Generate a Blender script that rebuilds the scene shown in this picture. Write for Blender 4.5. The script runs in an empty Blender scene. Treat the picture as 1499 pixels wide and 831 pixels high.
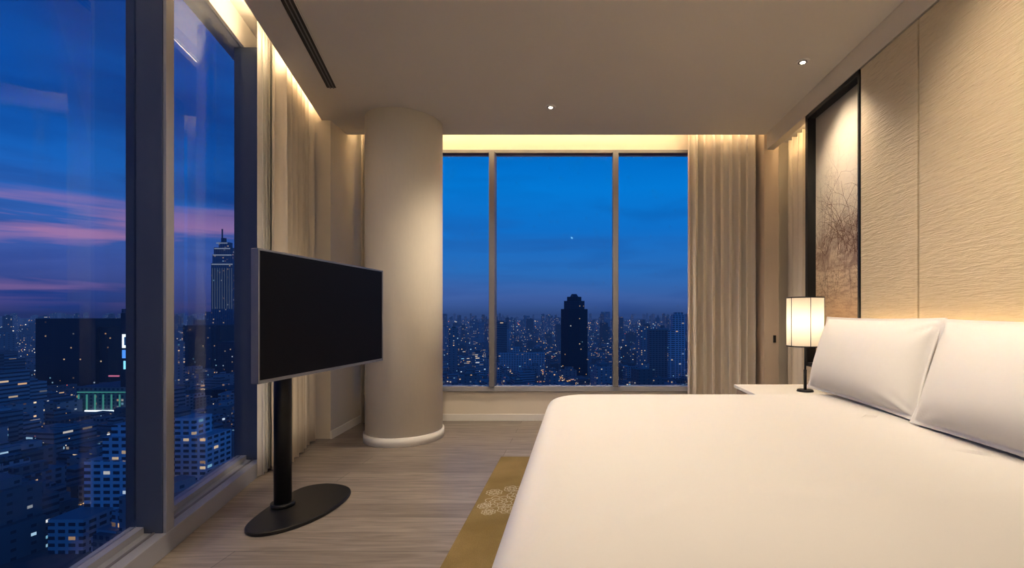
import bpy, bmesh, math, random
import numpy as np
from mathutils import Vector, Matrix
random.seed(7); np.random.seed(7)
S=bpy.context.scene
F=680.0; PX=848.0; PY=460.0; CH=1.1
HC=2.816           # ceiling height
YB=4.83            # back glass wall
XR=1.775           # right wall face
K=-0.2838          # slope of the left glazing
def LX(y,off): return K*y-off

# ------------------------------------------------------------ helpers
def link(o,parent=None):
    S.collection.objects.link(o)
    if parent: o.parent=parent
    return o
def empty(name,loc=(0,0,0)):
    e=bpy.data.objects.new(name,None); e.location=loc; e.empty_display_size=.1
    S.collection.objects.link(e); return e
def mesh(name,v,f,mat=None,parent=None,smooth=False):
    me=bpy.data.meshes.new(name); me.from_pydata([tuple(a) for a in v],[],f); me.update()
    if mat: me.materials.append(mat)
    if smooth:
        for p in me.polygons: p.use_smooth=True
    return link(bpy.data.objects.new(name,me),parent)
def fixn(o):
    bm=bmesh.new(); bm.from_mesh(o.data); bmesh.ops.recalc_face_normals(bm,faces=bm.faces); bm.to_mesh(o.data); bm.free()
def bev(o,w,seg=3):
    m=o.modifiers.new('b','BEVEL'); m.width=w; m.segments=seg; m.limit_method='ANGLE'; m.angle_limit=math.radians(40)
def prism(name,pts,z0,z1,mat=None,parent=None,bevel=0):
    n=len(pts)
    v=[(x,y,z0) for x,y in pts]+[(x,y,z1) for x,y in pts]
    f=[list(range(n))[::-1],list(range(n,2*n))]+[[i,(i+1)%n,n+(i+1)%n,n+i] for i in range(n)]
    o=mesh(name,v,f,mat,parent); fixn(o)
    if bevel: bev(o,bevel)
    return o
def box(name,x0,x1,y0,y1,z0,z1,mat=None,parent=None,bevel=0):
    return prism(name,[(x0,y0),(x1,y0),(x1,y1),(x0,y1)],z0,z1,mat,parent,bevel)
def cyl(name,x,y,z0,z1,r,mat=None,parent=None,n=48,r1=None,caps=True):
    r1=r if r1 is None else r1
    v=[(x+r*math.cos(2*math.pi*i/n),y+r*math.sin(2*math.pi*i/n),z0) for i in range(n)]
    v+=[(x+r1*math.cos(2*math.pi*i/n),y+r1*math.sin(2*math.pi*i/n),z1) for i in range(n)]
    f=[[i,(i+1)%n,n+(i+1)%n,n+i] for i in range(n)]
    if caps: f+=[list(range(n))[::-1],list(range(n,2*n))]
    o=mesh(name,v,f,mat,parent)
    for p in o.data.polygons:
        if len(p.vertices)==4: p.use_smooth=True
    return o
def Lprism(name,y0,y1,o0,o1,z0,z1,mat,parent=None,bevel=0):
    return prism(name,[(LX(y0,o0),y0),(LX(y1,o0),y1),(LX(y1,o1),y1),(LX(y0,o1),y0)],z0,z1,mat,parent,bevel)

# ------------------------------------------------------------ materials
class NT:
    def __init__(s,m): s.t=m.node_tree; s.n=s.t.nodes
    def new(s,t,**k):
        n=s.n.new(t)
        for a,b in k.items(): setattr(n,a,b)
        return n
    def lk(s,a,b): s.t.links.new(a,b)
    def val(s,sock,x):
        if isinstance(x,(int,float)): sock.default_value=x
        elif isinstance(x,(tuple,list)): sock.default_value=x
        else: s.lk(x,sock)
    def math(s,op,a,b=0,c=0,clamp=False):
        n=s.n.new('ShaderNodeMath'); n.operation=op; n.use_clamp=clamp
        s.val(n.inputs[0],a); s.val(n.inputs[1],b); s.val(n.inputs[2],c); return n.outputs[0]
    def mix(s,f,a,b,bt='MIX'):
        n=s.n.new('ShaderNodeMixRGB'); n.blend_type=bt
        s.val(n.inputs[0],f); s.val(n.inputs[1],a if not(isinstance(a,tuple) and len(a)==3) else a+(1,)); s.val(n.inputs[2],b if not(isinstance(b,tuple) and len(b)==3) else b+(1,)); return n.outputs[0]
    def ramp(s,f,stops):
        n=s.n.new('ShaderNodeValToRGB'); s.lk(f,n.inputs[0]); e=n.color_ramp.elements
        while len(e)<len(stops): e.new(.5)
        for i,(p,c) in enumerate(stops):
            e[i].position=p; e[i].color=(c,c,c,1) if isinstance(c,(int,float)) else tuple(c)+(1,)
        return n.outputs[0]
def sr(r,g,b):
    f=lambda c:(c/255/12.92) if c/255<=.04045 else ((c/255+.055)/1.055)**2.4
    return (f(r),f(g),f(b))
def mat(name,col,rough=.6,metal=0,spec=.3,noise=None,bump=None,emis=None,sheen=0,coat=0):
    m=bpy.data.materials.new(name); m.use_nodes=True; t=NT(m); b=t.n['Principled BSDF']
    b.inputs['Base Color'].default_value=(*col,1); b.inputs['Roughness'].default_value=rough
    b.inputs['Metallic'].default_value=metal; b.inputs['Specular IOR Level'].default_value=spec
    b.inputs['Sheen Weight'].default_value=sheen; b.inputs['Coat Weight'].default_value=coat
    tc=t.new('ShaderNodeTexCoord')
    if noise:
        sc,amt,stretch=noise
        mp=t.new('ShaderNodeMapping'); mp.inputs['Scale'].default_value=stretch; t.lk(tc.outputs['Object'],mp.inputs[0])
        nz=t.new('ShaderNodeTexNoise'); nz.inputs['Scale'].default_value=sc; nz.inputs['Detail'].default_value=4; t.lk(mp.outputs[0],nz.inputs['Vector'])
        c=t.mix(nz.outputs[0],tuple(x*(1-amt) for x in col),tuple(min(1,x*(1+amt)) for x in col)); t.lk(c,b.inputs['Base Color'])
    if bump:
        sc,st,stretch=bump
        mp=t.new('ShaderNodeMapping'); mp.inputs['Scale'].default_value=stretch; t.lk(tc.outputs['Object'],mp.inputs[0])
        nz=t.new('ShaderNodeTexNoise'); nz.inputs['Scale'].default_value=sc; nz.inputs['Detail'].default_value=3; t.lk(mp.outputs[0],nz.inputs['Vector'])
        bp=t.new('ShaderNodeBump'); bp.inputs['Strength'].default_value=st; bp.inputs['Distance'].default_value=.01; t.lk(nz.outputs[0],bp.inputs['Height']); t.lk(bp.outputs[0],b.inputs['Normal'])
    if emis:
        b.inputs['Emission Color'].default_value=(*emis[0],1); b.inputs['Emission Strength'].default_value=emis[1]
    return m
U=(1,1,1)
M_ceil=mat('ceiling_paint',(.83,.78,.71),.9,noise=(3,.02,U))
M_wall=mat('wall_paint_beige',(.78,.70,.58),.85,noise=(4,.03,U),bump=(200,.05,U))
M_col=mat('column_plaster',(.84,.77,.64),.8,noise=(60,.03,(1,1,.2)),bump=(150,.08,U))
M_trim=mat('trim_white',(.84,.80,.74),.5,noise=(5,.02,U))
M_frame=mat('window_frame_aluminium',(.20,.195,.20),.45,.3,noise=(8,.03,U))
M_framel=mat('mullion_aluminium_shaded',(.070,.09,.135),.45,.2,noise=(8,.03,U))  # dark blue tone paints in the shade on the mullions' near faces
M_sill=mat('sill_grey',(.36,.36,.38),.45,.1,noise=(8,.03,U))
M_panelw=mat('timber_panel',(.60,.48,.36),.55,noise=(9,.10,(1,1,.1)))
M_black=mat('black_metal',(.012,.012,.013),.4,.2,noise=(20,.1,U))
M_blackl=mat('black_lacquer',(.01,.01,.01),.3,noise=(20,.1,U))
M_curt=mat('curtain_fabric',(.84,.75,.62),.9,sheen=.2,noise=(40,.05,(1,1,.1)),bump=(300,.1,U))
M_sheer=mat('sheer_fabric',(.80,.77,.73),.9,noise=(40,.04,U))
M_duvet=mat('white_cotton',(.80,.765,.705),.75,sheen=.1,noise=(2,.01,U),bump=(2.2,.6,U))
M_pil=mat('pillow_cotton',(.82,.785,.725),.75,sheen=.1,noise=(2,.01,U),bump=(7,.18,U))
M_night=mat('nightstand_veneer',(.45,.34,.24),.4,noise=(8,.12,(.2,1,1)))
M_screen=mat('screen_glass',(.004,.004,.005),.5,spec=.08,noise=(5,.05,U))
M_silver=mat('brushed_bezel',(.25,.25,.26),.4,.6,noise=(20,.05,U))
M_led=mat('led_strip',(1,.8,.5),.5,emis=((1,.78,.50),26),noise=(3,.01,U))
M_ledh=mat('led_strip_headboard',(1,.8,.5),.5,emis=((1,.75,.44),22),noise=(3,.01,U))
M_bulb=mat('downlight_lens',(1,.9,.7),.5,emis=((1,.85,.65),18),noise=(3,.01,U))

def mk_silk():
    m=bpy.data.materials.new('rippled_silk_panel'); m.use_nodes=True; t=NT(m); b=t.n['Principled BSDF']
    tc=t.new('ShaderNodeTexCoord'); mp=t.new('ShaderNodeMapping'); mp.inputs['Scale'].default_value=(1,1.6,15); t.lk(tc.outputs['Object'],mp.inputs[0])
    nz=t.new('ShaderNodeTexNoise'); nz.inputs['Scale'].default_value=6.5; nz.inputs['Detail'].default_value=3; nz.inputs['Distortion'].default_value=.8; t.lk(mp.outputs[0],nz.inputs['Vector'])
    c=t.mix(nz.outputs[0],(.54,.43,.265),(.66,.54,.36)); t.lk(c,b.inputs['Base Color'])
    bp=t.new('ShaderNodeBump'); bp.inputs['Strength'].default_value=.7; bp.inputs['Distance'].default_value=.012; t.lk(nz.outputs[0],bp.inputs['Height']); t.lk(bp.outputs[0],b.inputs['Normal'])
    b.inputs['Roughness'].default_value=.48; b.inputs['Sheen Weight'].default_value=.15
    return m
M_silk=mk_silk()
def mk_floor():
    m=bpy.data.materials.new('oak_planks'); m.use_nodes=True; t=NT(m); b=t.n['Principled BSDF']
    tc=t.new('ShaderNodeTexCoord')
    br=t.new('ShaderNodeTexBrick'); br.offset=.37; t.lk(tc.outputs['Object'],br.inputs['Vector'])
    br.inputs['Scale'].default_value=1; br.inputs['Brick Width'].default_value=1.6; br.inputs['Row Height'].default_value=.18
    br.inputs['Mortar Size'].default_value=.002; br.inputs['Color1'].default_value=(.30,.25,.207,1); br.inputs['Color2'].default_value=(.215,.178,.148,1); br.inputs['Mortar'].default_value=(.10,.085,.07,1)
    mp=t.new('ShaderNodeMapping'); mp.inputs['Scale'].default_value=(1.3,16,1); t.lk(tc.outputs['Object'],mp.inputs[0])
    nz=t.new('ShaderNodeTexNoise'); nz.inputs['Scale'].default_value=2.4; nz.inputs['Detail'].default_value=8; nz.inputs['Distortion'].default_value=.9; t.lk(mp.outputs[0],nz.inputs['Vector'])
    g=t.ramp(nz.outputs[0],[(.3,.68),(.7,1.25)])
    c=t.mix(1,br.outputs['Color'],g,'MULTIPLY'); t.lk(c,b.inputs['Base Color'])
    b.inputs['Roughness'].default_value=.38; b.inputs['Specular IOR Level'].default_value=.4
    bp=t.new('ShaderNodeBump'); bp.inputs['Strength'].default_value=.15; bp.inputs['Distance'].default_value=.003; t.lk(nz.outputs[0],bp.inputs['Height']); t.lk(bp.outputs[0],b.inputs['Normal'])
    return m
M_floor=mk_floor()
def mk_glass():
    m=bpy.data.materials.new('window_glass'); m.use_nodes=True; t=NT(m)
    for n in list(t.n):
        if n.type=='BSDF_PRINCIPLED': t.n.remove(n)
    out=[n for n in t.n if n.type=='OUTPUT_MATERIAL'][0]
    tr=t.new('ShaderNodeBsdfTransparent'); tr.inputs[0].default_value=(.95,.97,1,1)
    gl=t.new('ShaderNodeBsdfGlossy'); gl.inputs['Roughness'].default_value=.0; gl.inputs[0].default_value=(.8,.9,1,1)
    fr=t.new('ShaderNodeFresnel'); fr.inputs[0].default_value=1.15
    f=t.math('MULTIPLY',fr.outputs[0],.12)
    mx=t.new('ShaderNodeMixShader'); t.lk(f,mx.inputs[0]); t.lk(tr.outputs[0],mx.inputs[1]); t.lk(gl.outputs[0],mx.inputs[2]); t.lk(mx.outputs[0],out.inputs[0])
    return m
M_glass=mk_glass()

# ------------------------------------------------------------ room shell
YR=-2.6
floor=prism('floor',[(LX(YR,1.6),YR),(2.5,YR),(2.5,5.0),(LX(5.0,1.6),5.0)],-.12,0,M_floor)
ceil_core=prism('ceiling',[(LX(YR,.96),YR),(XR+.3,YR),(XR+.3,4.28),(LX(4.28,.96),4.28)],HC+.04,3.12,M_ceil)
prism('ceiling_edge_panel',[(LX(YR,1.112),YR),(XR+.02,YR),(XR+.02,4.44),(LX(4.44,1.112),4.44)],HC,HC+.04,M_ceil)
prism('ceiling_cove_top',[(LX(YR,1.7),YR),(2.6,YR),(2.6,5.1),(LX(5.1,1.7),5.1)],3.12,3.2,M_ceil)
Lprism('led_cove_left',-1.0,4.05,1.106,1.046,HC+.042,HC+.050,M_led)
box('led_cove_back',-2.1,1.72,4.372,4.432,HC+.042,HC+.050,M_led)
box('wall_rear',-1.4,2.5,YR-.12,YR,-.12,3.2,M_wall)
box('wall_back_lower',-2.7,2.5,YB-.02,YB+.18,0,.31,M_wall)
box('wall_back_upper',-3.2,2.5,YB-.02,YB+.18,2.80,3.12,M_wall)
box('wall_back_left',-3.0,-2.2,YB-.02,YB+.18,.31,2.80,M_wall)
box('wall_back_right',1.66,2.5,YB-.02,YB+.18,.31,2.80,M_wall)
box('baseboard_back',-2.2,1.75,YB-.035,YB-.021,0,.07,M_trim,bevel=.003)
prism('wall_corner_pier',[(-2.20,4.11),(-2.24,YB-.021),(-3.0,YB-.021),(LX(4.11,1.42),4.11)],0,3.12,M_wall)
prism('baseboard_pier',[(-2.186,4.10),(-2.225,YB-.04),(-2.2395,YB-.04),(-2.1995,4.10)],0,.07,M_trim)
def window_back():
    w=empty('window_1')
    z0,z1=.31,2.80
    box('sill_frame',-2.2,1.66,YB-.06,YB+.05,z0,z0+.05,M_sill,w,.003)
    box('head_frame',-2.2,1.66,YB-.03,YB+.05,z1-.03,z1,M_frame,w)
    for i,x in enumerate((-2.14,-.895,.372,1.60)):
        box('mullion_%d'%i,x-.028,x+.028,YB-.09,YB+.05,z0+.05,z1-.03,M_frame,w,.003)
    for i,(a,b) in enumerate(((-2.11,-.925),(-.865,.344),(.40,1.572))):
        box('pane_%d'%i,a,b,YB+.0,YB+.01,z0+.05,z1-.03,M_glass,w)
window_back()
def window_left():
    w=empty('window_2')
    Lprism('sill_ledge',-2.5,4.11,1.42,1.284,0,.10,M_sill,w,.004)
    Lprism('sill_rail',-2.5,4.11,1.345,1.335,.10,.106,M_frame,w)
    Lprism('sill_frame',-2.5,4.11,1.45,1.385,.10,.13,M_sill,w)
    Lprism('head_frame',-2.5,4.11,1.50,1.40,2.94,3.12,M_trim,w)
    ms=[-2.2,-1.12,-.04,1.04,2.12,3.20]
    for i,y in enumerate(ms):
        Lprism('mullion_%d'%i,y,y+.07,1.47,1.30,.10,2.94,M_framel,w,.003)
        Lprism('mullion_inner_%d'%i,y+.004,y+.066,1.30,1.286,.10,2.94,M_sill,w,.002)  # lighter cap paints in the room light on the inner face
    for i in range(len(ms)):
        a=ms[i]+.07; b=ms[i+1] if i+1<len(ms) else 4.11
        Lprism('pane_%d'%i,a,b,1.43,1.42,.13,2.94,M_glass,w)
window_left()
box('wall_left_rear',-1.2,-.62,YR,-2.5,0,3.12,M_wall)

# column
col=empty('round_column')
cx,cy,cr=-1.565,4.166,.326
cyl('shaft',cx,cy,0.0,HC+.02,cr,M_col,col,96)
cyl('base_ring',cx,cy,0.0,.075,cr+.014,M_trim,col,96)

# right wall
box('wall_right',XR+.07,2.5,YR,3.64,0,3.12,M_wall)
rp=empty('wall_panelling_right')
box('header_strip',XR,XR+.07,YR,4.4,2.658,HC,M_wall,rp,.002)
ys=[(2.438,2.93),(1.30,2.428),(.17,1.290),(-1.2,.160),(YR,-1.210)]
for i,(a,b) in enumerate(ys):
    box('silk_panel_%d'%i,XR,XR+.07,a,b,0,2.646,M_silk,rp,.003)
box('backing',XR+.03,XR+.069,YR,2.93,0,2.655,M_blackl,rp)
box('panel_below_art',XR,XR+.07,2.94,3.64,0,.70,M_silk,rp)
box('wall_alcove_side',2.14,2.5,3.64,YB-.021,0,3.12,M_wall)
box('ceiling_alcove',XR+.071,2.139,3.641,4.80,2.80,2.86,M_ceil)
box('wall_alcove_end',1.93,2.139,4.60,YB-.021,0,2.80,M_wall)
box('trim_alcove_post',1.775,1.915,4.46,4.80,0,HC+.3,M_panelw,bevel=.003)
box('led_alcove',1.848,1.858,3.67,4.38,2.745,2.76,M_ledh)
box('light_switch',1.86,1.885,4.447,4.459,.83,.90,M_blackl,bevel=.002)

ac=empty('air_slot_diffuser')
Lprism('slot_back',1.2,3.515,.915,.838,HC-.003,HC-.0005,M_blackl,ac)
for i,o in enumerate((.918,.888,.864,.838)):
    Lprism('slot_rail_%d'%i,1.2,3.515,o,o-.007,HC-.009,HC-.003,M_ceil if i in(0,3) else M_frame,ac)

# ------------------------------------------------------------ curtains
def curtain(name,p0,p1,z0,z1,amp,wl,mt,seed=1):
    rnd=random.Random(seed)
    p0=Vector(p0); p1=Vector(p1); L=(p1-p0).length; d=(p1-p0)/L; nrm=Vector((-d.y,d.x))
    n=max(40,int(L/wl*22)); nz=14; v=[];f=[]
    nf=int(L/wl)+3; am=[rnd.uniform(.6,1.2) for _ in range(nf)]; ph=[rnd.uniform(-.5,.5) for _ in range(nf)]
    ph2=[rnd.uniform(-.9,.9) for _ in range(nf)]
    for j in range(nz+1):
        tz=j/nz; z=z0+(z1-z0)*tz
        for i in range(n+1):
            s=L*i/n; k=s/wl; a=int(k); fr=k-a
            A=am[a]*(1-fr)+am[a+1]*fr; P=ph[a]*(1-fr)+ph[a+1]*fr; Q=ph2[a]*(1-fr)+ph2[a+1]*fr
            w=math.sin(2*math.pi*k+P+Q*(1-tz)*.7)
            w=math.copysign(abs(w)**.8,w)
            off=amp*A*w*(1+.25*(1-tz))
            side=.012*math.sin(4*math.pi*k+1+P)
            q=p0+d*(s+side)+nrm*off
            v.append((q.x,q.y,z))
    for j in range(nz):
        for i in range(n):
            a=j*(n+1)+i; f.append((a,a+1,a+n+2,a+n+1))
    o=mesh(name,v,f,mt,smooth=True)
    m=o.modifiers.new('s','SOLIDIFY'); m.thickness=.003
    return o
curtain('curtain',(LX(3.24,1.185),3.24),(LX(4.05,1.185),4.05),.012,3.08,.042,.115,M_curt,3)
curtain('sheer_curtain',(LX(3.12,1.266),3.12),(LX(4.05,1.266),4.05),.012,3.08,.011,.06,M_sheer,5)
curtain('curtain',(1.08,4.60),(1.745,4.60),.012,3.08,.066,.083,M_curt,8)
curtain('curtain',(-2.17,4.62),(-1.86,4.62),.012,3.08,.03,.085,M_curt,11)
curtain('curtain',(2.03,3.70),(2.03,4.44),.012,2.76,.035,.09,M_curt,12)

# ------------------------------------------------------------ bed
bed=empty('bed')
def rrect(x0,x1,y0,y1,r,n=10):
    pts=[]
    for (cx_,cy_,a0) in ((x1-r,y1-r,0),(x0+r,y1-r,90),(x0+r,y0+r,180),(x1-r,y0+r,270)):
        for k in range(n+1):
            a=math.radians(a0+90*k/n); pts.append((cx_+r*math.cos(a),cy_+r*math.sin(a)))
    return pts
BX0,BX1,BY0,BY1=-.205,1.665,.80,2.96
prof=[(-.012,.07),(-.01,.2),(-.006,.35),(0,.48),(.006,.53),(.02,.565),(.042,.590),(.075,.604),(.13,.613),(.22,.619),(.36,.623),(.55,.626),(.8,.627)]
v=[];f=[];R=.17
for k,(ins,z) in enumerate(prof):
    for i,(x,y) in enumerate(rrect(BX0+ins,BX1-ins*.3,BY0+ins,BY1-ins,max(R-ins*.25,.05))):
        wob=.004*math.sin(x*7+y*5)*max(0,1-abs(z-.3)*3)
        v.append((x+wob,y+wob,z))
n=44
for k in range(len(prof)-1):
    for i in range(n): f.append((k*n+i,k*n+(i+1)%n,(k+1)*n+(i+1)%n,(k+1)*n+i))
f.append([ (len(prof)-1)*n+i for i in range(n)])
dv=mesh('duvet',v,f,M_duvet,bed,True)
m=dv.modifiers.new('s','SUBSURF'); m.levels=2; m.render_levels=2
box('bed_base',-.14,1.66,.87,2.89,.015,.30,M_night,bed,.01)
hb=box('headboard',1.675,1.735,.55,2.93,.0,1.065,M_silk,bed,.006)
box('headboard_light_strip',1.742,1.755,.7,2.85,.98,.99,M_ledh,bed)
box('headboard_rear_frame',1.735,1.773,.7,2.85,.3,.975,M_blackl,bed)

def pillow(name,yc,w,xb,xt,zb,zt,T,seed):
    N=44; v=[];f=[]
    h=math.hypot(xt-xb,zt-zb); ax=Vector(((xt-xb)/h,0,(zt-zb)/h)); nr=Vector((-ax.z,0,ax.x))
    c=Vector(((xb+xt)/2,yc,(zb+zt)/2)); rnd=random.Random(seed); p=[rnd.uniform(0,6) for _ in range(6)]
    for side in (1,-1):
        for j in range(N+1):
            for i in range(N+1):
                u=math.sin(math.pi/2*(2*i/N-1)); q=math.sin(math.pi/2*(2*j/N-1))
                ex=w/2*u*(1-.045*(1-q*q)); ey=h/2*q*(1-.035*(1-u*u))
                # plump cushion with a thin flange around the edge
                uu=min(1,abs(u)/.955); qq=min(1,abs(q)/.93)
                t=.004+T*(max(0,1-uu**2.8)**.60)*(max(0,1-qq**2.6)**.60)*(1-.10*q)
                if i in(0,N) or j in(0,N): t=0
                edge=(1-u**8)*(1-q**8)
                wr=.002*math.sin(5*u+p[0]+2*q)*edge
                r1=math.atan2(1-abs(q)+.02,1-abs(u)+.02); dc=math.hypot(1-abs(q),1-abs(u))
                wr+=.006*math.sin(r1*12+p[2])*math.exp(-(dc-.28)**2/.03)
                P=c+Vector((0,1,0))*ex+ax*ey+nr*side*(t+wr*(1 if t>.012 else 0))
                v.append(P)
    M1=(N+1)*(N+1)
    for s in range(2):
        for j in range(N):
            for i in range(N):
                a=s*M1+j*(N+1)+i; q_=(a,a+1,a+N+2,a+N+1)
                f.append(q_ if s==0 else q_[::-1])
    o=mesh(name,v,f,M_pil,None,True)
    bm=bmesh.new(); bm.from_mesh(o.data); bmesh.ops.remove_doubles(bm,verts=bm.verts,dist=.0008); bmesh.ops.recalc_face_normals(bm,faces=bm.faces); bm.to_mesh(o.data); bm.free()
    return o
pillow('pillow',2.50,.97,1.465,1.595,.632,1.085,.115,1)
pillow('pillow',1.52,.98,1.43,1.575,.632,1.08,.12,4)

# ------------------------------------------------------------ nightstand + lamp
ns=empty('nightstand')
NZ=.570
box('top',1.17,1.73,2.995,3.52,NZ-.022,NZ,M_trim,ns,.003)
box('carcass',1.19,1.73,3.02,3.49,.16,NZ-.023,M_night,ns,.003)
box('drawer_front_upper',1.178,1.189,3.03,3.48,.37,.54,M_night,ns,.002)
box('drawer_front_lower',1.178,1.189,3.03,3.48,.17,.36,M_night,ns,.002)
for i,z in enumerate((.455,.265)): box('pull_%d'%i,1.162,1.177,3.2,3.31,z-.006,z+.006,M_black,ns)
for i,(x,y) in enumerate(((1.21,3.04),(1.21,3.47),(1.70,3.04),(1.70,3.47))): box('leg_%d'%i,x-.015,x+.015,y-.015,y+.015,0,.159,M_black,ns)
lamp=empty('table_lamp')
lx,ly=1.556,3.20
def mk_shade():
    m=bpy.data.materials.new('lamp_shade_linen'); m.use_nodes=True
    t=NT(m); b=t.n['Principled BSDF']
    out=[q for q in t.n if q.type=='OUTPUT_MATERIAL'][0]
    tl=t.new('ShaderNodeBsdfTranslucent'); tl.inputs[0].default_value=(.95,.90,.80,1)
    mx=t.new('ShaderNodeMixShader'); mx.inputs[0].default_value=.6; t.lk(b.outputs[0],mx.inputs[1]); t.lk(tl.outputs[0],mx.inputs[2]); t.lk(mx.outputs[0],out.inputs[0])
    nz=t.new('ShaderNodeTexNoise'); nz.inputs['Scale'].default_value=60; t.lk(t.mix(nz.outputs[0],(.85,.80,.70),(.95,.90,.80)),b.inputs['Base Color'])
    return m
M_shade=mk_shade()
z0,z1=.883,1.215; r=.118
sh=cyl('shade',lx,ly,z0,z1,r,M_shade,lamp,64,caps=False)
for nm,z in (('rim_lower',z0),('rim_upper',z1)):
    o=cyl(nm,lx,ly,z-.004,z+.004,r+.003,M_black,lamp,64,caps=False); mm=o.modifiers.new('s','SOLIDIFY'); mm.thickness=.004
for k in range(6):
    a=math.pi*2*k/6+.35; X=lx+(r+.003)*math.cos(a); Y=ly+(r+.003)*math.sin(a)
    cyl('rib_%d'%k,X,Y,z0,z1,.0022,M_black,lamp,8)
cyl('stem',lx,ly,NZ+.012,.90,.006,M_black,lamp,16)
cyl('stem_sleeve',lx,ly,NZ+.012,.72,.010,M_black,lamp,16)
cyl('foot',lx,ly,NZ+.0005,NZ+.013,.055,M_black,lamp,40,r1=.05)
box('spider',lx-r+.003,lx+r-.003,ly-.002,ly+.002,.897,.901,M_black,lamp)
cyl('bulb',lx,ly,.98,1.12,.03,mat('lamp_bulb',(1,.9,.7),.5,emis=((1,.80,.56),15),noise=(3,.01,U)),lamp,24)

# ------------------------------------------------------------ framed art (recessed)
art=empty('framed_artwork')
ya,yb,za,zb=2.935,3.635,.70,2.648
M_art=bpy.data.materials.new('ink_landscape'); M_art.use_nodes=True
t=NT(M_art); b=t.n['Principled BSDF']; tc=t.new('ShaderNodeTexCoord'); sep=t.new('ShaderNodeSeparateXYZ'); t.lk(tc.outputs['Object'],sep.inputs[0])
Z=sep.outputs[2]
zn=t.math('DIVIDE',t.math('SUBTRACT',Z,za),zb-za)
base=t.ramp(zn,[(0,(.30,.15,.07)),(.16,(.54,.33,.17)),(.32,(.72,.54,.33)),(.42,(.78,.63,.43)),(.6,(.80,.70,.53)),(.85,(.66,.58,.46)),(1,(.38,.34,.28))])
mp=t.new('ShaderNodeMapping'); mp.inputs['Scale'].default_value=(1,2.4,2.2); t.lk(tc.outputs['Object'],mp.inputs[0])
n1=t.new('ShaderNodeTexNoise'); n1.inputs['Scale'].default_value=3; n1.inputs['Detail'].default_value=12; n1.inputs['Roughness'].default_value=.85; n1.inputs['Distortion'].default_value=.6; t.lk(mp.outputs[0],n1.inputs['Vector'])
mp2=t.new('ShaderNodeMapping'); mp2.inputs['Scale'].default_value=(1,2,9); t.lk(tc.outputs['Object'],mp2.inputs[0])
n2=t.new('ShaderNodeTexNoise'); n2.inputs['Scale'].default_value=5; n2.inputs['Detail'].default_value=8; n2.inputs['Roughness'].default_value=.7; t.lk(mp2.outputs[0],n2.inputs['Vector'])
band=t.ramp(zn,[(.33,0),(.38,.9),(.46,1),(.55,.75),(.67,0)])
k1=t.ramp(t.math('ADD',t.math('MULTIPLY',band,.22),t.math('MULTIPLY',n1.outputs[0],.75)),[(.51,0),(.63,1)])
k1=t.math('MULTIPLY',k1,band)
c=t.mix(t.math('MULTIPLY',k1,.8),base,(.17,.07,.045))
k2=t.ramp(n2.outputs[0],[(.46,0),(.60,1)])
band2=t.ramp(zn,[(.10,0),(.28,.9),(.38,.9),(.44,0)])
c=t.mix(t.math('MULTIPLY',t.math('MULTIPLY',k2,band2),.6),c,(.26,.12,.07))
t.lk(c,b.inputs['Base Color']); b.inputs['Roughness'].default_value=.5; b.inputs['Coat Weight'].default_value=.3; b.inputs['Coat Roughness'].default_value=.05
box('art_panel',XR+.058,XR+.066,ya,yb,za,zb,M_art,art)
box('frame_far',XR-.006,XR+.069,yb-.035,yb,za,zb,M_blackl,art)
box('frame_near',XR-.006,XR+.069,ya,ya+.018,za,zb,M_blackl,art)
box('frame_top',XR-.006,XR+.069,ya,yb,zb-.03,zb,M_blackl,art)
box('frame_bottom',XR-.006,XR+.069,ya,yb,za,za+.03,M_blackl,art)
rnd=random.Random(21); bv=[];bf=[]
def seg(y0,z0_,y1,z1_,w):
    d=Vector((y1-y0,z1_-z0_)); 
    if d.length<1e-5: return
    d.normalize(); nx,nz_=-d.y*w,d.x*w; X=XR+.0575; b0=len(bv)
    bv.extend([(X,y0+nx,z0_+nz_),(X,y0-nx,z0_-nz_),(X,y1-nx*.6,z1_-nz_*.6),(X,y1+nx*.6,z1_+nz_*.6)]); bf.append((b0,b0+1,b0+2,b0+3))
def branch(y,z,a,L,w,dep):
    for _ in range(5):
        a+=rnd.uniform(-.35,.35); y1=y+math.cos(a)*L/5; z1_=z+math.sin(a)*L/5
        if not(ya+.02<y1<yb-.04): return
        seg(y,z,y1,z1_,w); y,z=y1,z1_; w*=.85
        if dep>0 and rnd.random()<.75: branch(y,z,a+rnd.choice((-1,1))*rnd.uniform(.5,1.1),L*.5,w*.7,dep-1)
for _ in range(28):
    branch(rnd.uniform(ya+.05,yb-.05),rnd.uniform(1.46,1.62),rnd.uniform(.9,2.2),rnd.uniform(.2,.6),rnd.uniform(.0018,.0038),4)
for _ in range(18):
    branch(rnd.uniform(ya+.05,yb-.05),rnd.uniform(1.38,1.5),-rnd.uniform(.9,2.2),rnd.uniform(.12,.3),rnd.uniform(.001,.002),2)
mesh('painted_branches',bv,bf,mat('sepia_ink',(.15,.065,.035),.6,noise=(9,.3,U)),art)

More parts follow.
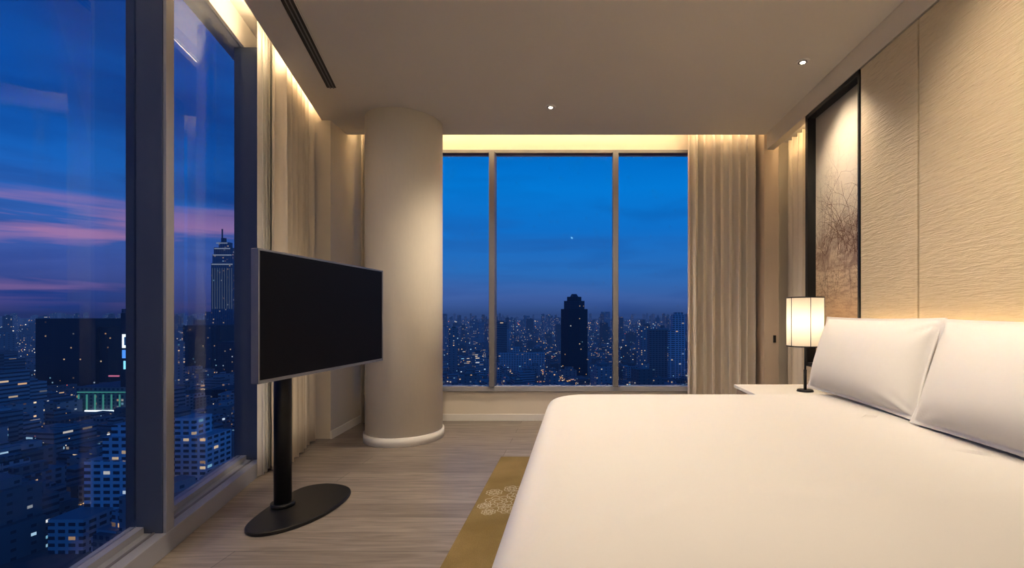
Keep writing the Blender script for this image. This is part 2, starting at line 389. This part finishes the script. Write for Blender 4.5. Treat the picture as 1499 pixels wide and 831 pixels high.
# ------------------------------------------------------------ TV on stand
tv=empty('television_on_stand')
p1=Vector((-1.491,2.153)); p2=Vector((-1.385,3.27)); dd=(p2-p1).normalized(); nn=Vector((dd.y,-dd.x))
def tvq(a,b,t0,t1):
    return [tuple(p1+dd*a+nn*t0),tuple(p1+dd*b+nn*t0),tuple(p1+dd*b+nn*t1),tuple(p1+dd*a+nn*t1)]
W=(p2-p1).length; tz0,tz1=.776,1.408
prism('housing',tvq(0,W,-.035,-.002),tz0,tz1,M_silver,tv,.004)
prism('rear_cover',tvq(.15,W-.15,-.07,-.035),tz0+.08,tz1-.12,M_black,tv,.01)
prism('screen',tvq(.010,W-.010,-.003,.0005),tz0+.016,tz1-.010,M_screen,tv)
for nm,a,b,c_,d_ in (('bezel_bottom',0,W,tz0,tz0+.015),('bezel_top',0,W,tz1-.009,tz1),('bezel_near',0,.009,tz0,tz1),('bezel_far',W-.009,W,tz0,tz1)):
    prism(nm,tvq(a,b,-.004,.003),c_,d_,M_silver,tv)
px_,py_=-1.672,2.62
cyl('pole',px_,py_,.015,1.16,.044,M_black,tv,40)
ctr=Vector((px_,py_)); q=(p1+p2)/2
armd=(q-nn*.07-ctr); an=Vector((-armd.y,armd.x)).normalized()*.03
prism('mount_arm',[tuple(ctr+an),tuple(ctr-an),tuple(q-nn*.07-an),tuple(q-nn*.07+an)],1.04,1.12,M_black,tv,.004)
prism('mount_plate',tvq(W/2-.22,W/2+.22,-.085,-.07),.92,1.24,M_black,tv,.003)
cyl('pole_collar',px_,py_,.02,.045,.06,M_black,tv,40)
bp_=[(-1.73,2.42),(-1.68,2.32),(-1.59,2.28),(-1.49,2.33),(-1.40,2.46),(-1.37,2.62),(-1.375,2.79),(-1.43,2.91),(-1.55,2.97),(-1.67,2.97),(-1.75,2.89),(-1.755,2.66)]
def smooth(pts,it=3):
    for _ in range(it):
        r_=[]
        for i in range(len(pts)):
            a=pts[i]; b_=pts[(i+1)%len(pts)]
            r_.append((a[0]*.75+b_[0]*.25,a[1]*.75+b_[1]*.25)); r_.append((a[0]*.25+b_[0]*.75,a[1]*.25+b_[1]*.75))
        pts=r_
    return pts
prism('foot_plate',smooth(bp_),0.0005,.022,M_black,tv,.006)

# ------------------------------------------------------------ rug
rug=empty('area_rug')
def mk_rug():
    m=mat('rug_pile',(.25,.165,.045),.95); t=NT(m); b=t.n['Principled BSDF']; tc=t.new('ShaderNodeTexCoord')
    n=t.new('ShaderNodeTexNoise'); n.inputs['Scale'].default_value=3; n.inputs['Detail'].default_value=5; t.lk(tc.outputs['Object'],n.inputs['Vector'])
    c=t.mix(t.ramp(n.outputs[0],[(.35,0),(.65,1)]),(.19,.128,.04),(.26,.18,.068))
    n2=t.new('ShaderNodeTexNoise'); n2.inputs['Scale'].default_value=260; t.lk(tc.outputs['Object'],n2.inputs['Vector'])
    c=t.mix(1,c,t.ramp(n2.outputs[0],[(.3,.75),(.7,1.2)]),'MULTIPLY'); t.lk(c,b.inputs['Base Color'])
    bp=t.new('ShaderNodeBump'); bp.inputs['Strength'].default_value=.5; bp.inputs['Distance'].default_value=.004; t.lk(n2.outputs[0],bp.inputs['Height']); t.lk(bp.outputs[0],b.inputs['Normal'])
    return m
box('rug_field',-.60,1.10,.4,3.56,0.0005,.012,mk_rug(),rug,.004)
fv=[];ff=[]; rnd=random.Random(5)
def ringpath(pts,w,closed=True):
    n=len(pts); 
    for i in range(n if closed else n-1):
        a=Vector(pts[i]); b_=Vector(pts[(i+1)%n]); d=b_-a
        if d.length<1e-6: continue
        d.normalize(); q=Vector((-d.y,d.x))*w; k=len(fv)
        for P in (a+q,a-q,b_-q,b_+q): fv.append((P.x,P.y,.0128))
        ff.append((k,k+1,k+2,k+3))
def flower(x,y,R,np_):
    for s in (1,.62,.3):
        pts=[]
        for i in range(72):
            a=2*math.pi*i/72; rr=R*s*(.78+.22*abs(math.sin(a*np_/2+s*3))); pts.append((x+rr*math.cos(a),y+rr*math.sin(a)))
        ringpath(pts,.0024)
    for i in range(np_):
        a=2*math.pi*i/np_; ringpath([(x+R*.3*math.cos(a),y+R*.3*math.sin(a)),(x+R*.75*math.cos(a+.1),y+R*.75*math.sin(a+.1))],.0016,False)
for (x,y,R_) in ((-.47,2.70,.085),(-.36,2.80,.075),(-.40,2.60,.06),(-.30,2.67,.07),(-.52,2.84,.05),(-.27,2.86,.06),(-.50,2.56,.04),(-.54,2.64,.04),(-.42,2.90,.05),(-.42,1.5,.09),(-.32,1.62,.07),(-.45,1.66,.06)):
    flower(x,y,R_,rnd.choice((6,7,8)))
mesh('rug_flowers',fv,ff,mat('rug_ivory_yarn',(.50,.44,.32),.9,noise=(80,.2,U)),rug)

# ------------------------------------------------------------ downlights
def downlight(x,y,power,size=95,aim=(0,0),col=(1,.84,.65),rad=.05):
    e=empty('recessed_downlight',(x,y,HC))
    cyl('trim_ring',0,0,-.006,0,.042,M_trim,e,32,r1=.045)
    cyl('dark_baffle',0,0,-.0075,-.006,.030,M_frame,e,32)
    cyl('lens',0,0,-.009,-.0075,.016,M_bulb,e,24)
    L=bpy.data.lights.new('lamp','SPOT'); L.energy=power; L.spot_size=math.radians(size); L.spot_blend=1; L.color=col; L.shadow_soft_size=rad
    lo=bpy.data.objects.new('spot_source',L); lo.location=(0,0,-.03); link(lo,e)
    lo.rotation_euler=(math.radians(aim[0]),math.radians(aim[1]),0)
downlight(-.237,3.84,140,135)
downlight(1.517,3.154,75,95,aim=(0,-10))
downlight(.75,1.75,85,85,aim=(0,-44))  # pair of unseen spots added to wash the headboard panels
downlight(.75,1.05,60,85,aim=(0,-44))
downlight(.15,2.1,58,100,aim=(0,-25))  # three unseen spots added to light pillows, bed and floor
downlight(.15,1.25,24,125,aim=(0,-10))
downlight(-.75,2.2,85,140)
downlight(-.2,-.6,80,90,aim=(62,0))  # two spots added behind the camera, brightening the far end
downlight(.8,-.6,85,90,aim=(64,0))
fl=empty('added_fill_lamp')  # unseen lamp added behind the camera as frontal fill
cyl('base',.35,-1.4,0.0005,.025,.15,M_black,fl,40); cyl('stem',.35,-1.4,.02,1.75,.012,M_black,fl,16)
cyl('shade',.35,-1.4,1.55,1.90,.18,M_shade,fl,48,r1=.24,caps=False)
L=bpy.data.lights.new('added_fill_bulb','POINT'); L.energy=140; L.color=(1,.86,.68); L.shadow_soft_size=.09
lo=bpy.data.objects.new('bulb',L); lo.location=(.35,-1.4,1.76); link(lo,fl)
# ------------------------------------------------------------ world
w=bpy.data.worlds.new('dusk_sky'); S.world=w; w.use_nodes=True; t=NT(w)
bg=t.n['Background']; tc=t.new('ShaderNodeTexCoord'); sep=t.new('ShaderNodeSeparateXYZ'); t.lk(tc.outputs['Generated'],sep.inputs[0])
X,Y,Z=sep.outputs
back=t.ramp(Z,[(0,sr(48,72,122)),(.03,sr(62,96,158)),(.09,sr(42,110,184)),(.18,sr(16,114,200)),(.26,sr(4,124,212)),(.34,sr(0,108,196)),(.6,sr(4,50,120))])
left=t.ramp(Z,[(0,sr(40,52,100)),(.03,sr(58,70,130)),(.08,sr(66,88,160)),(.15,sr(50,98,176)),(.22,sr(26,100,186)),(.32,sr(14,84,172)),(.5,sr(8,52,128))])
lm=t.ramp(t.math('MULTIPLY',X,-1),[(.30,0),(.58,1)])
sky=t.mix(lm,back,left)
def cloud(sc,stretch,lo,hi,det=6,loc=(0,0,0),rot=0):
    mp=t.new('ShaderNodeMapping'); mp.inputs['Scale'].default_value=stretch; mp.inputs['Location'].default_value=loc; mp.inputs['Rotation'].default_value=(0,rot,0); t.lk(tc.outputs['Generated'],mp.inputs[0])
    n=t.new('ShaderNodeTexNoise'); n.inputs['Scale'].default_value=sc; n.inputs['Detail'].default_value=det; n.inputs['Distortion'].default_value=.4; t.lk(mp.outputs[0],n.inputs['Vector'])
    return t.ramp(n.outputs[0],[(lo,0),(hi,1)])
d1=cloud(2.6,(1,1,4.5),.47,.66,loc=(3,1,2))
sky=t.mix(t.math('MULTIPLY',d1,t.math('MULTIPLY_ADD',lm,.45,.28)),sky,sr(12,56,130))
d2=cloud(3.2,(1,1,9),.50,.66,loc=(1,5,.3))
lowm=t.ramp(Z,[(.0,0),(.03,.8),(.16,1),(.25,0)])
sky=t.mix(t.math('MULTIPLY',t.math('MULTIPLY',d2,lowm),t.math('MULTIPLY_ADD',lm,.40,.25)),sky,sr(38,70,138))
pk=cloud(2.4,(1,1,13),.50,.62,loc=(.4,2.2,5.1),rot=.04)
pm=t.ramp(Z,[(.0,0),(.05,.5),(.09,1),(.14,.8),(.20,0)])
sky=t.mix(t.math('MULTIPLY',t.math('MULTIPLY',pk,pm),t.math('MULTIPLY',lm,.85)),sky,sr(178,126,168))
pkb=t.math('MULTIPLY',t.math('MULTIPLY',cloud(2,(1,1,9),.45,.65,loc=(2,.2,1.1)),t.ramp(Z,[(.0,0),(.05,1),(.12,0)])),.1)
sky=t.mix(pkb,sky,sr(110,104,165))
t.lk(sky,bg.inputs[0]); bg.inputs[1].default_value=1.0

# ------------------------------------------------------------ city
GZ=-120.0
city=empty('city_skyline')
def haze(t,shader,out,L=4600):  # distance haze painted into the material as a blue glow
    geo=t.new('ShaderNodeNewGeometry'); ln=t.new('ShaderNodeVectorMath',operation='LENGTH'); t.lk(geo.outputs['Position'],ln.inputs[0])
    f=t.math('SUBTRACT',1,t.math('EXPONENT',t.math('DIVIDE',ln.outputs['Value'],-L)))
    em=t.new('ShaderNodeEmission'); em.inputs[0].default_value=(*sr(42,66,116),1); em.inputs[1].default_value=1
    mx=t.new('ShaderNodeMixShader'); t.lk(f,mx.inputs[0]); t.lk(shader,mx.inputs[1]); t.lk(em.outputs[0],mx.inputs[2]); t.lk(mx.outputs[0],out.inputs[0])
def bmat(name,wall,glass,cellu,cellv,lit,estr=1.0,fu=.6,fv=.55,L=5600):
    m=bpy.data.materials.new(name); m.use_nodes=True; t=NT(m); b=t.n['Principled BSDF']; out=[q for q in t.n if q.type=='OUTPUT_MATERIAL'][0]
    uv=t.new('ShaderNodeUVMap'); s=t.new('ShaderNodeSeparateXYZ'); t.lk(uv.outputs[0],s.inputs[0])
    at=t.new('ShaderNodeAttribute'); at.attribute_name='rnd'
    u=t.math('DIVIDE',s.outputs[0],cellu); v_=t.math('DIVIDE',s.outputs[1],cellv)
    wu=t.math('LESS_THAN',t.math('FRACT',u),fu); wv=t.math('LESS_THAN',t.math('FRACT',v_),fv); win=t.math('MULTIPLY',wu,wv)
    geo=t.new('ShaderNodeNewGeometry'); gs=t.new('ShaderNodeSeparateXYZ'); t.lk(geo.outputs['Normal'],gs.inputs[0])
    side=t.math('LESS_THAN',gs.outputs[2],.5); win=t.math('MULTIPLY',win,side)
    cb=t.new('ShaderNodeCombineXYZ'); t.lk(t.math('FLOOR',u),cb.inputs[0]); t.lk(t.math('FLOOR',v_),cb.inputs[1]); t.lk(t.math('MULTIPLY',at.outputs['Fac'],100),cb.inputs[2])
    wn=t.new('ShaderNodeTexWhiteNoise'); t.lk(cb.outputs[0],wn.inputs['Vector'])
    thr=t.math('SUBTRACT',1,t.math('MULTIPLY',lit,t.math('MULTIPLY_ADD',at.outputs['Fac'],1.5,.25)))
    on=t.math('MULTIPLY',t.math('GREATER_THAN',wn.outputs['Value'],thr),win)
    wc=t.mix(at.outputs['Fac'],tuple(x*.25 for x in wall),wall)
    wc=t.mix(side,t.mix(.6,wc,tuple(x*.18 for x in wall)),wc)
    t.lk(t.mix(win,wc,glass),b.inputs['Base Color']); b.inputs['Roughness'].default_value=.6
    s2=t.new('ShaderNodeSeparateColor'); t.lk(wn.outputs['Color'],s2.inputs[0])
    ec=t.ramp(s2.outputs[1],[(0,(1,.52,.20)),(.6,(1,.75,.45)),(.85,(.7,.85,1)),(1,(.3,.75,1))])
    t.lk(ec,b.inputs['Emission Color']); t.lk(t.math('MULTIPLY',on,t.math('MULTIPLY',s2.outputs[2],estr)),b.inputs['Emission Strength'])
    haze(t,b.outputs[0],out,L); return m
boxes=[]
class City:
    def __init__(s): s.v=[];s.f=[];s.uv=[];s.r=[]
    def add(s,cx,cy,w,d,z0,z1,rot=0,rv=None,n=4,taper=1.0):
        rv=random.random() if rv is None else rv
        if n==4: pts=[(-w/2,-d/2),(w/2,-d/2),(w/2,d/2),(-w/2,d/2)]
        else: pts=[(w/2*math.cos(2*math.pi*(i+.5)/n),d/2*math.sin(2*math.pi*(i+.5)/n)) for i in range(n)]
        c,sn=math.cos(rot),math.sin(rot); k=len(s.v)
        for z,sc in ((z0,1),(z1,taper)):
            for x,y in pts: s.v.append((cx+(x*c-y*sn)*sc,cy+(x*sn+y*c)*sc,z))
        u=0
        for i in range(n):
            j=(i+1)%n; L=math.dist(pts[i],pts[j]); s.f.append((k+i,k+j,k+n+j,k+n+i)); s.uv+=[(u,z0-GZ),(u+L,z0-GZ),(u+L,z1-GZ),(u,z1-GZ)]; s.r.append(rv); u+=L
        s.f.append(tuple(k+n+i for i in range(n))); s.uv+=[(0,0)]*n; s.r.append(rv)
    def build(s,name,mt,parent=None):
        me=bpy.data.meshes.new(name); me.from_pydata(s.v,[],s.f); me.materials.append(mt)
        l=me.uv_layers.new(name='UVMap'); l.data.foreach_set('uv',[c for p in s.uv for c in p])
        a=me.attributes.new('rnd','FLOAT','FACE'); a.data.foreach_set('value',s.r); me.update()
        return link(bpy.data.objects.new(name,me),city)
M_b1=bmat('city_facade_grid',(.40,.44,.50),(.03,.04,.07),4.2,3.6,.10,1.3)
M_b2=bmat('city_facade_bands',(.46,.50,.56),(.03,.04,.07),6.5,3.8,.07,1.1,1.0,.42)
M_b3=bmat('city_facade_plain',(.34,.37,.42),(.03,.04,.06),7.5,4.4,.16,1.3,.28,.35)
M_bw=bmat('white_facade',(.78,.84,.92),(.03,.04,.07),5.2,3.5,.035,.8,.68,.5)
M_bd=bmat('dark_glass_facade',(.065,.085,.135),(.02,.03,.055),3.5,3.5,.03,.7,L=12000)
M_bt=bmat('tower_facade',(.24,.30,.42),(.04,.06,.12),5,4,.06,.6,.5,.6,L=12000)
def W3(x,y,Yd): return ((x-PX)*Yd/F,Yd,CH+(PY-y)*Yd/F)
def key(c,x0,x1,yt,Yd,dep=None,yb=None,**k):
    X0,_,zt=W3(x0,yt,Yd); X1=W3(x1,yt,Yd)[0]; zb_=GZ if yb is None else W3(0,yb,Yd)[2]
    dep=dep or (X1-X0); c.add((X0+X1)/2,Yd+dep/2,abs(X1-X0),dep,zb_,zt,**k); boxes.append((min(X0,X1),max(X0,X1),Yd,Yd+dep))
c=City()
key(c,309,341,385,1150,rv=.7); key(c,311,340,372,1150,48,yb=385,rv=.9); key(c,313,338,362,1155,38,yb=372,rv=.6)
key(c,316,334,354,1165,24,yb=362,rv=.9,n=8); key(c,322,329,348,1168,10,yb=354,rv=.3,n=8); key(c,324.3,325.7,335,1170,2,yb=348,rv=.3)
key(c,300,348,456,1140,70,rv=.5); key(c,284,356,468,1120,80,rv=.35)
c.build('skyscraper_stepped',M_bt)
c=City(); key(c,268,322,476,1000,60,rv=.2); key(c,318,356,500,900,40,rv=.8); key(c,300,345,570,600,40,rv=.3)
key(c,52,140,466,700,60,rv=.2); key(c,140,158,478,705,40,rv=.1)
c.build('dark_office_slab',M_bd)
c=City()
key(c,819,862,452,900,rv=.2,n=8); key(c,824,857,440,905,42,yb=452,rv=.6,n=8); key(c,829,852,434,910,30,yb=440,rv=.3,n=8); key(c,834,847,430,915,16,yb=434,rv=.9,n=8,taper=.6)
c.build('octagonal_tower',M_bd)
c=City(); key(c,985,1003,461,800,22,rv=.95); key(c,988,1000,457,803,12,yb=461,rv=.9); key(c,978,985,484,800,22,rv=.9); key(c,951,978,482,805,30,rv=.0)
key(c,730,797,516,950,14,rv=.75); key(c,748,760,508,960,14,rv=.6); key(c,728,740,484,1300,30,rv=.6); key(c,700,712,472,1800,30,rv=.6); key(c,768,775,462,2600,26,rv=.6)
key(c,880,893,456,2600,30,rv=.6);key(c,738,746,482,1400,20,rv=.6)
c.build('white_apartment_blocks',M_bw)
c=City()
key(c,123,197,674,250,22,rv=.95); key(c,150,192,640,252,16,rv=.9); key(c,163,190,622,254,10,rv=.9); key(c,256,300,640,290,22,rv=.9); key(c,256,285,612,292,14,rv=.9); key(c,70,122,760,235,18,rv=.5)
key(c,0,60,705,330,22,rv=.3); key(c,20,48,688,332,12,rv=.4); key(c,290,330,700,300,18,rv=.4)
c.build('white_terraced_blocks',M_bw)
c=City(); key(c,112,196,566,520,50,rv=.5); key(c,178,197,452,640,24,rv=.3); c.build('shopping_centre',M_bt)
CC=[City(),City(),City()]
guard=[(45,205,720),(250,360,1160),(812,870,900),(945,1010,800),(725,800,960)]
cnt=0
while cnt<8500:
    a=random.uniform(-1.5,.55)
    inv=random.uniform(1/9000,1/230) if random.random()<.64 else 1/random.uniform(1500,9000)
    y=1/inv; x=a*y; dist=math.hypot(x,y)
    big=random.random()
    w=random.uniform(10,26)*(1+dist/4500); d=random.uniform(10,26)*(1+dist/4500)
    h=random.uniform(6,18) if big<.75 else random.uniform(18,50)
    if big>.95 and dist>700: h=random.uniform(50,105)
    if dist>2200 and random.random()<.14: h=random.uniform(60,118)*(1+dist/40000); w*=.55; d*=.55
    if dist<600: h=min(h,34)
    xp=PX+F*a
    if any(g[0]<xp<g[1] and y<g[2] and h>30 for g in guard): continue
    if abs(math.sin(x/95+y/240))<.16 or abs(math.sin(y/130-x/300))<.12: continue
    mgn=max(w,d)*.8
    if any(b[0]-mgn<x<b[1]+mgn and b[2]-mgn<y<b[3]+mgn for b in boxes): continue
    rt=(.35 if math.sin(x/700)+math.sin(y/900)>0 else -.2)+random.uniform(-.08,.08)
    C=random.choice(CC)
    C.add(x,y,w,d,GZ,GZ+h,rot=rt)
    if h>18 or random.random()<.3: C.add(x+w*.1,y,w*random.uniform(.3,.6),d*random.uniform(.3,.6),GZ+h,GZ+h+random.uniform(2,5),rot=rt)
    cnt+=1
for i,(C,mm) in enumerate(zip(CC,(M_b1,M_b2,M_b3))): C.build('city_buildings_%d'%i,mm)
def scr(name,x0,x1,y0,y1,Yd,m):
    a=W3(x0,y0,Yd); b_=W3(x1,y1,Yd); box(name,a[0],b_[0],Yd-1.0,Yd,b_[2],a[2],m,city)
def em(name,c_,s): return mat(name,(.1,.1,.1),.5,emis=(c_,s),noise=(.2,.02,U))
E_cy=em('sign_cyan',(.25,.75,1),1.4); E_w=em('sign_white',(.8,.9,1),1.6); E_g=em('sign_green',(.15,.75,.60),.3); E_r=em('sign_pink',(1,.25,.4),.6); E_bl=em('sign_blue',(.1,.35,1),1.1)
E_soft=em('crown_light',(.7,.8,1),.30)
YB2=500
scr('billboard_upper',180,194,489,509,YB2,E_w); scr('billboard_mid',180,194,512,524,YB2,E_bl); scr('billboard_low',182,194,528,540,YB2,E_cy); scr('billboard_text_a',183,186,493,505,YB2-2,em('sign_dark',(.02,.1,.3),.5)); scr('billboard_text_b',188,191,493,505,YB2-2,em('sign_dark_b',(.02,.1,.3),.5)); scr('billboard_roof',186,192,452,456,YB2,E_w)
scr('billboard_tower',178,197,458,566,YB2+3,M_bd)
scr('mall_band_upper',114,196,573,574.5,518,E_g)
for i in range(7): scr('mall_bay_%d'%i,115+i*12,116.5+i*12,577,603,518,E_g)
scr('mall_band_lower',125,196,600,602,517,E_w); scr('pink_bar',160,175,549,551,516,E_r)
for i,(x0_,x1_,y0_) in enumerate(((312,339,372.5),(314,337,363),(317,333,355),(310,340.5,386))): scr('crown_band_%d'%i,x0_,x1_,y0_,y0_+1.3,1148,E_soft)
for i in range(9): scr('tower_rib_%d'%i,311+i*3.5,311.6+i*3.5,392,452,1149,em('tower_rib_glow_%d'%i,(.35,.45,.65),.16))  # ribs given a faint glow of their own to stand out
v=[];f=[];mi=[]
def lightpt(x,y,z,s,m_):
    k=len(v)
    for q in ((-s,0,-s),(s,0,-s),(s,0,s),(-s,0,s),(0,-s,-s),(0,s,-s),(0,s,s),(0,-s,s)): v.append((x+q[0],y+q[1],z+q[2]))
    f.extend([(k,k+1,k+2,k+3),(k+4,k+5,k+6,k+7)]); mi.extend([m_,m_])
for i in range(4500):
    a=random.uniform(-1.5,.55); y=1/random.uniform(1/8500,1/240) if random.random()<.5 else random.uniform(1000,8500)
    x=a*y; dist=math.hypot(x,y)
    lightpt(x,y,GZ+random.uniform(6,26 if dist>500 else 14),dist*random.uniform(.00018,.00065),random.choices((0,1,2,3),(5,3,2,1))[0])
for i in range(5600):
    a=random.uniform(-1.5,.55); y=1/random.uniform(1/5000,1/240); x=a*y
    if i%2: x=95*(round((x/95+y/240)/math.pi)*math.pi-y/240)+random.uniform(-6,6)
    else: y=130*(round((y/130-x/300)/math.pi)*math.pi+x/300)+random.uniform(-6,6)
    if y<235 or x/y<-1.6: continue
    dist=math.hypot(x,y); lightpt(x,y,GZ+7,dist*random.uniform(.0003,.0007),random.choices((0,1,2,3),(8,3,1,1))[0])
o=mesh('street_lights',v,f,None,city)
for m_ in (em('lamp_sodium',(1,.5,.15),1.5),em('lamp_white',(1,.85,.65),1.4),em('lamp_cool',(.4,.75,1),1.3),em('lamp_red',(1,.15,.08),1.2)): o.data.materials.append(m_)
o.data.polygons.foreach_set('material_index',mi)
m=bpy.data.materials.new('city_ground'); m.use_nodes=True; t=NT(m); b=t.n['Principled BSDF']; out=[q for q in t.n if q.type=='OUTPUT_MATERIAL'][0]
tc=t.new('ShaderNodeTexCoord'); n=t.new('ShaderNodeTexNoise'); n.inputs['Scale'].default_value=.02; n.inputs['Detail'].default_value=8; t.lk(tc.outputs['Object'],n.inputs['Vector'])
t.lk(t.ramp(n.outputs[0],[(.35,(.02,.05,.05)),(.6,(.09,.10,.12))]),b.inputs['Base Color']); b.inputs['Roughness'].default_value=.9
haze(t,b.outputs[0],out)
mesh('city_ground',[(-20000,-400,GZ),(12000,-400,GZ),(12000,14000,GZ),(-20000,14000,GZ)],[(0,1,2,3)],m,city)

# ------------------------------------------------------------ camera
cam=bpy.data.cameras.new('camera'); co=bpy.data.objects.new('camera',cam); S.collection.objects.link(co); S.camera=co
co.location=(0,0,CH); co.rotation_euler=(math.pi/2,0,0)
cam.sensor_width=36; cam.sensor_fit='HORIZONTAL'; cam.lens=F/1499*36
cam.shift_x=(749.5-PX)/1499; cam.shift_y=(PY-415.5)/1499
cam.clip_start=.02; cam.clip_end=30000
S.view_settings.view_transform='Standard'; S.view_settings.look='None'
